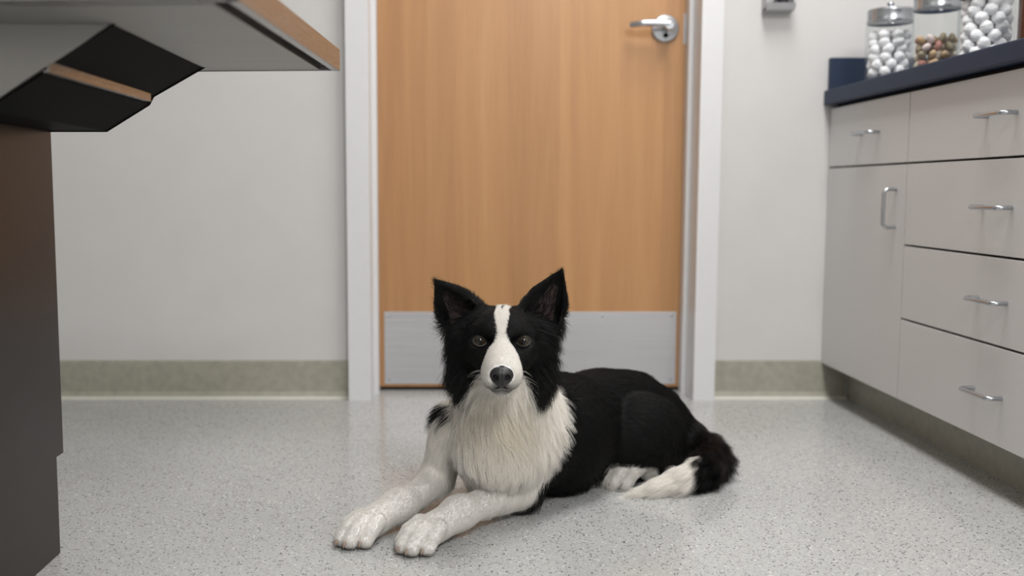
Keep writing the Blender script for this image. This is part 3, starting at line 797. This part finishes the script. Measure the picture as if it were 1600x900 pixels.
# ---- nose
def warp(bm, fn):
    for v in bm.verts: v.co = Vector(fn(v.co))
    return bm
bm = bmesh.new(); bmesh.ops.create_icosphere(bm, subdivisions=5, radius=1)
NC = (0, 0.0865, -0.0405)
def nose(v):
    x, y, z = v.x, -v.y, v.z                # y forward
    wx = 0.0200 * (1 - 0.14 * max(0, -z) ** 1.3) * (1 - 0.10 * max(0, z - 0.5))
    a = x * wx; b = y * 0.0125; c = z * 0.0165 * (1.0 if z > 0 else 1.15)
    top = max(0, z); b -= 0.004 * top * top
    # nostrils: comma-shaped hollows turning outward
    for s in (-1, 1):
        dx = (a - s * 0.0100) / 0.0044; dz = (c + 0.0025) / 0.0046
        q = dx * dx + dz * dz
        if y > 0: b -= 0.0125 * math.exp(-q * 1.4)
        dx = (a - s * 0.0150) / 0.0036; dz = (c + 0.0055) / 0.0024
        if y > 0: b -= 0.0040 * math.exp(-(dx * dx + dz * dz))
    if y > 0: b -= 0.0016 * math.exp(-(a / 0.0011) ** 2) * (1 if z < 0.25 else 0.3)
    return H(NC[0] + a, NC[1] + b, NC[2] + c)
warp(bm, nose)
t = NT('nose_leather'); vr = t.n('ShaderNodeTexVoronoi'); vr.inputs['Scale'].default_value = 900; t.l(t.coord(), vr.inputs[0]); t.bump(vr.outputs['Distance'], 0.35, 0.0005)
t.b.inputs['Base Color'].default_value = (0.010, 0.010, 0.011, 1); t.b.inputs['Roughness'].default_value = 0.42
M['nose'] = t.m
part('nose', bm, M['nose'])

# ---- eyes
t = NT('eye'); an = t.n('ShaderNodeAttribute', attribute_name='eye_col'); t.l(an.outputs['Color'], t.b.inputs['Base Color'])
t.b.inputs['Roughness'].default_value = 0.03; t.b.inputs['Specular IOR Level'].default_value = 0.4
M['eye'] = t.m
M['lid'] = plain('eyelid_skin', (0.010, 0.009, 0.009), 0.4)
ER = 0.0142
for s in (-1, 1):
    ec = H(s * 0.0385, -0.0175, 0.0005)
    to = nrm(V3(0, 0, 0.618) - ec); fx = nrm(np.cross(to, HU)); fz = np.cross(fx, to); fx = -fx if fx @ HR < 0 else fx
    bm = bmesh.new(); n = 48; angs = [0.0, 0.10, 0.20, 0.28, 0.32, 0.36, 0.45, 0.55, 0.66, 0.72, 0.78, 0.95, 1.2, 1.6, 2.2, 2.9]
    cl = bm.verts.layers.float_color.new('eye_col'); rings = []
    for a in angs:
        ring = []
        for k in range(n if a > 0 else 1):
            ph = 2 * math.pi * k / n; bulge = 1 + 0.05 * math.exp(-(a / 0.55) ** 2)
            v = bm.verts.new(ec + ER * bulge * (to * math.cos(a) + (fx * math.cos(ph) + fz * math.sin(ph)) * math.sin(a)))
            st = 0.85 + 0.3 * math.sin(ph * 23) * math.sin(ph * 7 + 1)
            v[cl] = (0.002, 0.002, 0.003, 1) if a < 0.34 else ((0.040 * st, 0.031 * st, 0.018 * st, 1) if a < 0.69 else ((0.02, 0.015, 0.01, 1) if a < 0.8 else (0.05, 0.04, 0.035, 1)))
            ring.append(v)
        rings.append(ring)
    for k in range(n): bm.faces.new((rings[0][0], rings[1][k], rings[1][(k + 1) % n]))
    for A, B in zip(rings[1:], rings[2:]):
        for k in range(n): bm.faces.new((A[k], B[k], B[(k + 1) % n], A[(k + 1) % n]))
    bm.faces.new(rings[-1])
    eye = part('eye', bm, M['eye'])
    # almond lid rim hugging the ball, with an outer skirt that meets the coat
    bm = bmesh.new(); loops = []
    for lay, (sc, rad, up_) in enumerate([(0.98, 0.985, 0), (1.0, 1.045, 0), (1.10, 1.11, 0), (1.30, 1.10, 0), (1.7, 0.98, 0)]):
        ring = []
        for k in range(n):
            ph = 2 * math.pi * k / n; cx, cz = math.cos(ph), math.sin(ph)
            ax_ = 0.86 * sc * cx; az = (0.60 if cz > 0 else 0.56) * sc * cz * (1 - 0.25 * abs(cx) ** 3) + 0.10 * cx * s * sc
            th = math.hypot(ax_, az); ux, uz = ax_ / th, az / th
            ring.append(bm.verts.new(ec + ER * rad * (to * math.cos(th) + (fx * ux + fz * uz) * math.sin(th))))
        loops.append(ring)
    for A, B in zip(loops, loops[1:]):
        for k in range(n): bm.faces.new((A[k], B[k], B[(k + 1) % n], A[(k + 1) % n]))
    part('eyelid', bm, M['lid'], eye)

# ---- claws
for tp, d, s in TOES[:8] + TOES[8:]:
    bm = bmesh.new(); p = np.array(tp); dn = V3(0, 0, -1)
    tube(bm, [p - d * 0.005 * s + V3(0, 0, 0.002), p + d * 0.001 * s + V3(0, 0, 0.0005), p + d * 0.0045 * s + dn * 0.003 * s, p + d * 0.006 * s + dn * 0.0068 * s], [0.0026 * s, 0.0025 * s, 0.0018 * s, 0.0005], 10)
    for v in bm.verts: v.co.z = max(v.co.z, 0.0012)
    part('claw', bm, M['nail'])

# dewclaw on the inside of the wrist
bm = bmesh.new(); tube(bm, [(-0.105, 1.738, 0.026), (-0.108, 1.731, 0.021), (-0.112, 1.727, 0.014)], [0.0045, 0.003, 0.0008], 10); part('dewclaw', bm, M['nail'])

# ---- fur
def hair_object(name, pts, rad, col, mat, parent=None):
    n, m, _ = pts.shape
    hc = bpy.data.hair_curves.new(name); hc.add_curves([m] * n)
    hc.attributes['position'].data.foreach_set('vector', pts.astype(np.float32).ravel()) if 'position' in hc.attributes else None
    ra = hc.attributes.get('radius') or hc.attributes.new('radius', 'FLOAT', 'POINT')
    ra.data.foreach_set('value', rad.astype(np.float32).ravel())
    ca = hc.attributes.new('coat', 'FLOAT_COLOR', 'POINT')
    cc = np.repeat(np.concatenate([col, np.ones((n, 1))], 1)[:, None, :], m, 1)
    ca.data.foreach_set('color', cc.astype(np.float32).ravel())
    hc.materials.append(mat)
    return part(name, hc, parent=parent)

tri = np.concatenate([FF[:, [0, 1, 2]], FF[:, [0, 2, 3]]])
A, B, C_ = VV[tri[:, 0]], VV[tri[:, 1]], VV[tri[:, 2]]
ar = np.linalg.norm(np.cross(B - A, C_ - A), axis=1) / 2
cen = (A + B + C_) / 3
_, ln_t, _, wt = coat(cen, None)
dens = np.interp(ln_t, [0.004, 0.008, 0.02, 0.05], [1.9, 1.35, 0.72, 0.62]) * (cen[:, 2] > 0.004)
dens *= 1 + 1.2 * (wt['head'] + wt['muzzle']) + 0.5 * wt['ear'] + 0.9 * (wt['tail'] > 0.5)
# what turns away from every plausible view gets a thinner coat
_, gt = samp(cen)
facing = gt @ nrm((-0.15, -1, 0.45)); dens *= np.interp(facing, [-0.6, -0.15], [0.25, 1.0])
pr = ar * dens; N_HAIR = 230000
ti = rng.choice(len(tri), N_HAIR, p=pr / pr.sum())
r1_, r2_ = np.sqrt(rng.random(N_HAIR)), rng.random(N_HAIR)
P0 = A[ti] * (1 - r1_)[:, None] + B[ti] * (r1_ * (1 - r2_))[:, None] + C_[ti] * (r1_ * r2_)[:, None]
_, N0 = samp(P0)
# keep the eyes, nose and ear hollows clear
keep = P0[:, 2] > 0.002
for s in (-1, 1):
    ec = H(s * 0.0385, -0.012, 0.0005); q = P0 - ec
    keep &= ((q @ HR / 0.0185) ** 2 + (q @ HU / 0.0130) ** 2 > 1) | (q @ HF < -0.03)
q = P0 - H(*NC); keep &= np.linalg.norm(q / V3(0.0202, 0.018, 0.0182), axis=1) > 1
keep &= ~((np.minimum(seg_d(P0, MOUTH[0][0], MOUTH[0][1], 0, 0), seg_d(P0, MOUTH[1][0], MOUTH[1][1], 0, 0)) < 0.0058))
for b, u, l, f, L, wd, dp in EARS:
    q = P0 - b; t_ = (q @ u) / L; x = q @ l
    keep &= ~((t_ > 0.08) & (t_ < 0.66) & (N0 @ f > 0.25) & (np.abs(x) < wd * 0.55 * (1.0 - np.clip(t_, 0, 1))) & (np.abs(q @ f) < 0.03) & (rng.random(len(P0)) < 0.62))
P0, N0 = P0[keep], N0[keep]; NH = len(P0)
W, LN, FL, wn_ = coat(P0, N0)
wht = white_of(P0, wn_, rng.normal(size=NH) * 0.0015)
# tufts: hairs gather on a jittered lattice
cell = np.clip(LN * 0.42, 0.0022, 0.013)
wp = P0 + 0.35 * cell[:, None] * np.stack([wob(P0, 260, 21), wob(P0, 260, 22), wob(P0, 260, 23)], 1)
cz_ = np.floor(np.log2(cell / 0.0022) + np.where(LN < 0.022, rng.random(NH), 0.5)); cs_ = 0.0022 * 2 ** cz_
ci = np.floor(wp / cs_[:, None])
hsh = lambda k: np.modf(np.abs(np.sin(ci @ np.array([12.9898, 78.233, 37.719]) * (1 + 0.37 * k) + k * 3.1 + cz_ * 7)) * 43758.5453)[0]
cc_ = (ci + 0.25 + 0.5 * np.stack([hsh(1), hsh(2), hsh(3)], 1)) * cs_[:, None]
pull_ = cc_ - P0; pull_ -= N0 * (pull_ * N0).sum(1, keepdims=True)
tuft = np.stack([hsh(4), hsh(5), hsh(6)], 1) - 0.5
# direction: flow laid along the skin
fl_w = np.stack([wob(P0, 26, 31), wob(P0, 26, 32), wob(P0, 26, 33)], 1)
F0_ = FL + (0.38 - 0.30 * wn_['tail'] + 0.22 * wn_['ruff'])[:, None] * fl_w + (0.35 - 0.25 * wn_['tail'] * wht)[:, None] * tuft + 0.10 * rng.normal(size=(NH, 3))
T0 = F0_ - N0 * (F0_ * N0).sum(1, keepdims=True)
T0 /= np.maximum(np.linalg.norm(T0, axis=1), 1e-6)[:, None]
lift = np.interp(LN, [0.004, 0.02, 0.05], [0.22, 0.32, 0.42]) + 0.10 * rng.normal(size=NH)
lift += 0.25 * wn_['tail'] * ~wht - 0.22 * wn_['tail'] * wht + 0.55 * wn_['cheek'] * rng.random(NH)
# longer fringe on the rim of the ears
LL = LN * (0.72 + 0.5 * rng.random(NH)) * (0.85 + 0.35 * hsh(7)) * (1 + 0.45 * wn_['cheek'] * hsh(9) ** 2)
for k, (b, u, l, f, L, wd, dp) in enumerate(EARS):
    q = P0 - b; t_ = (q @ u) / L; x = q @ l
    near = np.exp(-np.maximum(seg_d(P0, b, b + u * L, 0.03, 0.02), 0) / 0.01)
    LL = np.minimum(LL, 0.012 + 0.03 * (1 - near))
    edge = (wn_['ear'] > 0.4) & (np.abs(x) > wd * (1 - np.clip(t_, 0, 1) ** 1.75) * 0.72) & (t_ < 0.55)
    LL = np.where(edge, np.minimum(LL * (1.3 + 1.0 * rng.random(NH) * (1 - np.clip(t_, 0, 1))), 0.019), LL)
dirn = T0 * np.sqrt(np.clip(1 - lift ** 2, 0.1, 1))[:, None] + N0 * lift[:, None]
m = 6
PT = np.zeros((NH, m, 3)); PT[:, 0] = P0 - N0 * 0.0006
cur = P0.copy(); dcur = dirn.copy()
grav = np.interp(LN, [0.006, 0.05], [0.0, 0.30])
for k in range(1, m):
    cur = cur + dcur * (LL / (m - 1))[:, None]
    dcur = dcur + (T0 * 0.16 - N0 * (0.10 + 0.05 * (LN < 0.01))[:, None]) + V3(0, 0, -1) * grav[:, None] * 0.35
    dcur /= np.linalg.norm(dcur, axis=1)[:, None]
    d, g = samp(cur); fix = np.maximum(0.0012 - d, 0) * (d < 0.0012)
    cur = cur + g * np.minimum(fix, 0.006)[:, None]
    cur[:, 2] = np.maximum(cur[:, 2], 0.0009 + 0.0006 * k / m)
    tt = k / (m - 1)
    PT[:, k] = cur + pull_ * (0.78 * tt ** 1.3)
PT[:, :, 2] = np.maximum(PT[:, :, 2], 0.0007)
prof = np.array([1.0, 0.95, 0.85, 0.68, 0.45, 0.12])
base_r = np.interp(LN, [0.004, 0.01, 0.05], [0.00017, 0.00020, 0.00024])
RAD = base_r[:, None] * prof[None]
jit = rng.random(NH); warm = rng.random(NH)
cw = WHT[None] * (0.88 + 0.22 * jit)[:, None] * np.stack([np.ones(NH), 1 - 0.02 * warm, 1 - 0.07 * warm], 1)
# yellowish bib under the chin
bib = np.exp(-(((P0 - V3(0.085, 1.80, 0.20)) / V3(0.07, 0.09, 0.06)) ** 2).sum(1))
cw *= 1 - bib[:, None] * np.array([0.04, 0.07, 0.14])
cw *= 1 - 0.08 * np.clip(wn_['muzzle'] + wn_['head'], 0, 1)[:, None]
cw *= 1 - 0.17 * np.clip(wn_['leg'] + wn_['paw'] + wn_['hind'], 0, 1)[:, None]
cb_ = BLK[None] * (0.7 + 0.9 * jit)[:, None]
rusty = (wn_['tail'] > 0.3) & (P0[:, 1] > 2.03) | (wn_['rump'] > 0.5)
cb_ = np.where((rusty & (hsh(8) > 0.45))[:, None], cb_ * np.array([3.2, 2.2, 1.9]), cb_)
colh = np.where(wht[:, None], cw, cb_)
md = np.minimum(seg_d(P0, MOUTH[0][0], MOUTH[0][1], 0, 0), seg_d(P0, MOUTH[1][0], MOUTH[1][1], 0, 0))
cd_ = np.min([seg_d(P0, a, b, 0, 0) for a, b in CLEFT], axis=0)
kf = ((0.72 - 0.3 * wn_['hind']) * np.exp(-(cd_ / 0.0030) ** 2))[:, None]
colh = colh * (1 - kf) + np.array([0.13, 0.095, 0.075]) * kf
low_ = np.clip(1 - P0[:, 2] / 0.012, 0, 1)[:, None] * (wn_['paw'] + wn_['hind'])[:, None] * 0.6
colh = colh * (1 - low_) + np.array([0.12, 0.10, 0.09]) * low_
colh = colh * (1 - 0.90 * np.exp(-(md / 0.0125) ** 2))[:, None]
t = NT('dog_fur')
an = t.n('ShaderNodeAttribute', attribute_name='coat'); t.l(an.outputs['Color'], t.b.inputs['Base Color'])
t.b.inputs['Roughness'].default_value = 0.46; t.b.inputs['Specular IOR Level'].default_value = 0.36
tl_ = t.n('ShaderNodeBsdfTranslucent'); t.l(an.outputs['Color'], tl_.inputs[0])
ms = t.n('ShaderNodeMixShader'); ms.inputs[0].default_value = 0.42
t.l(t.b.outputs[0], ms.inputs[1]); t.l(tl_.outputs[0], ms.inputs[2]); t.l(ms.outputs[0], t.t.nodes['Material Output'].inputs[0])
M['fur'] = t.m
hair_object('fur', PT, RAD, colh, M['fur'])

# ---- whiskers
WP, WR = [], []
for s in (-1, 1):
    for k in range(9):
        a0, b0, c0 = s * 0.0335, 0.048 - 0.006 * (k % 3), -0.040 - 0.0045 * (k // 3) - 0.001 * k
        Lw = rng.uniform(0.016, 0.040); d_ = nrm(HR * s * 1.0 - HF * 0.15 + HU * rng.uniform(-0.1, 0.25)); p = H(a0 * 0.93, b0, c0); pts = [p]
        for q in range(5):
            d_ = nrm(d_ + V3(0, 0, -0.16) - HF * 0.10); p = p + d_ * Lw / 5; pts.append(p)
        WP.append(pts); WR.append([0.00022, 0.00020, 0.00018, 0.00014, 0.00009, 0.00004])
hair_object('whiskers', np.array(WP), np.array(WR), np.tile(np.array([[0.45, 0.42, 0.38]]), (len(WP), 1)), M['fur'])
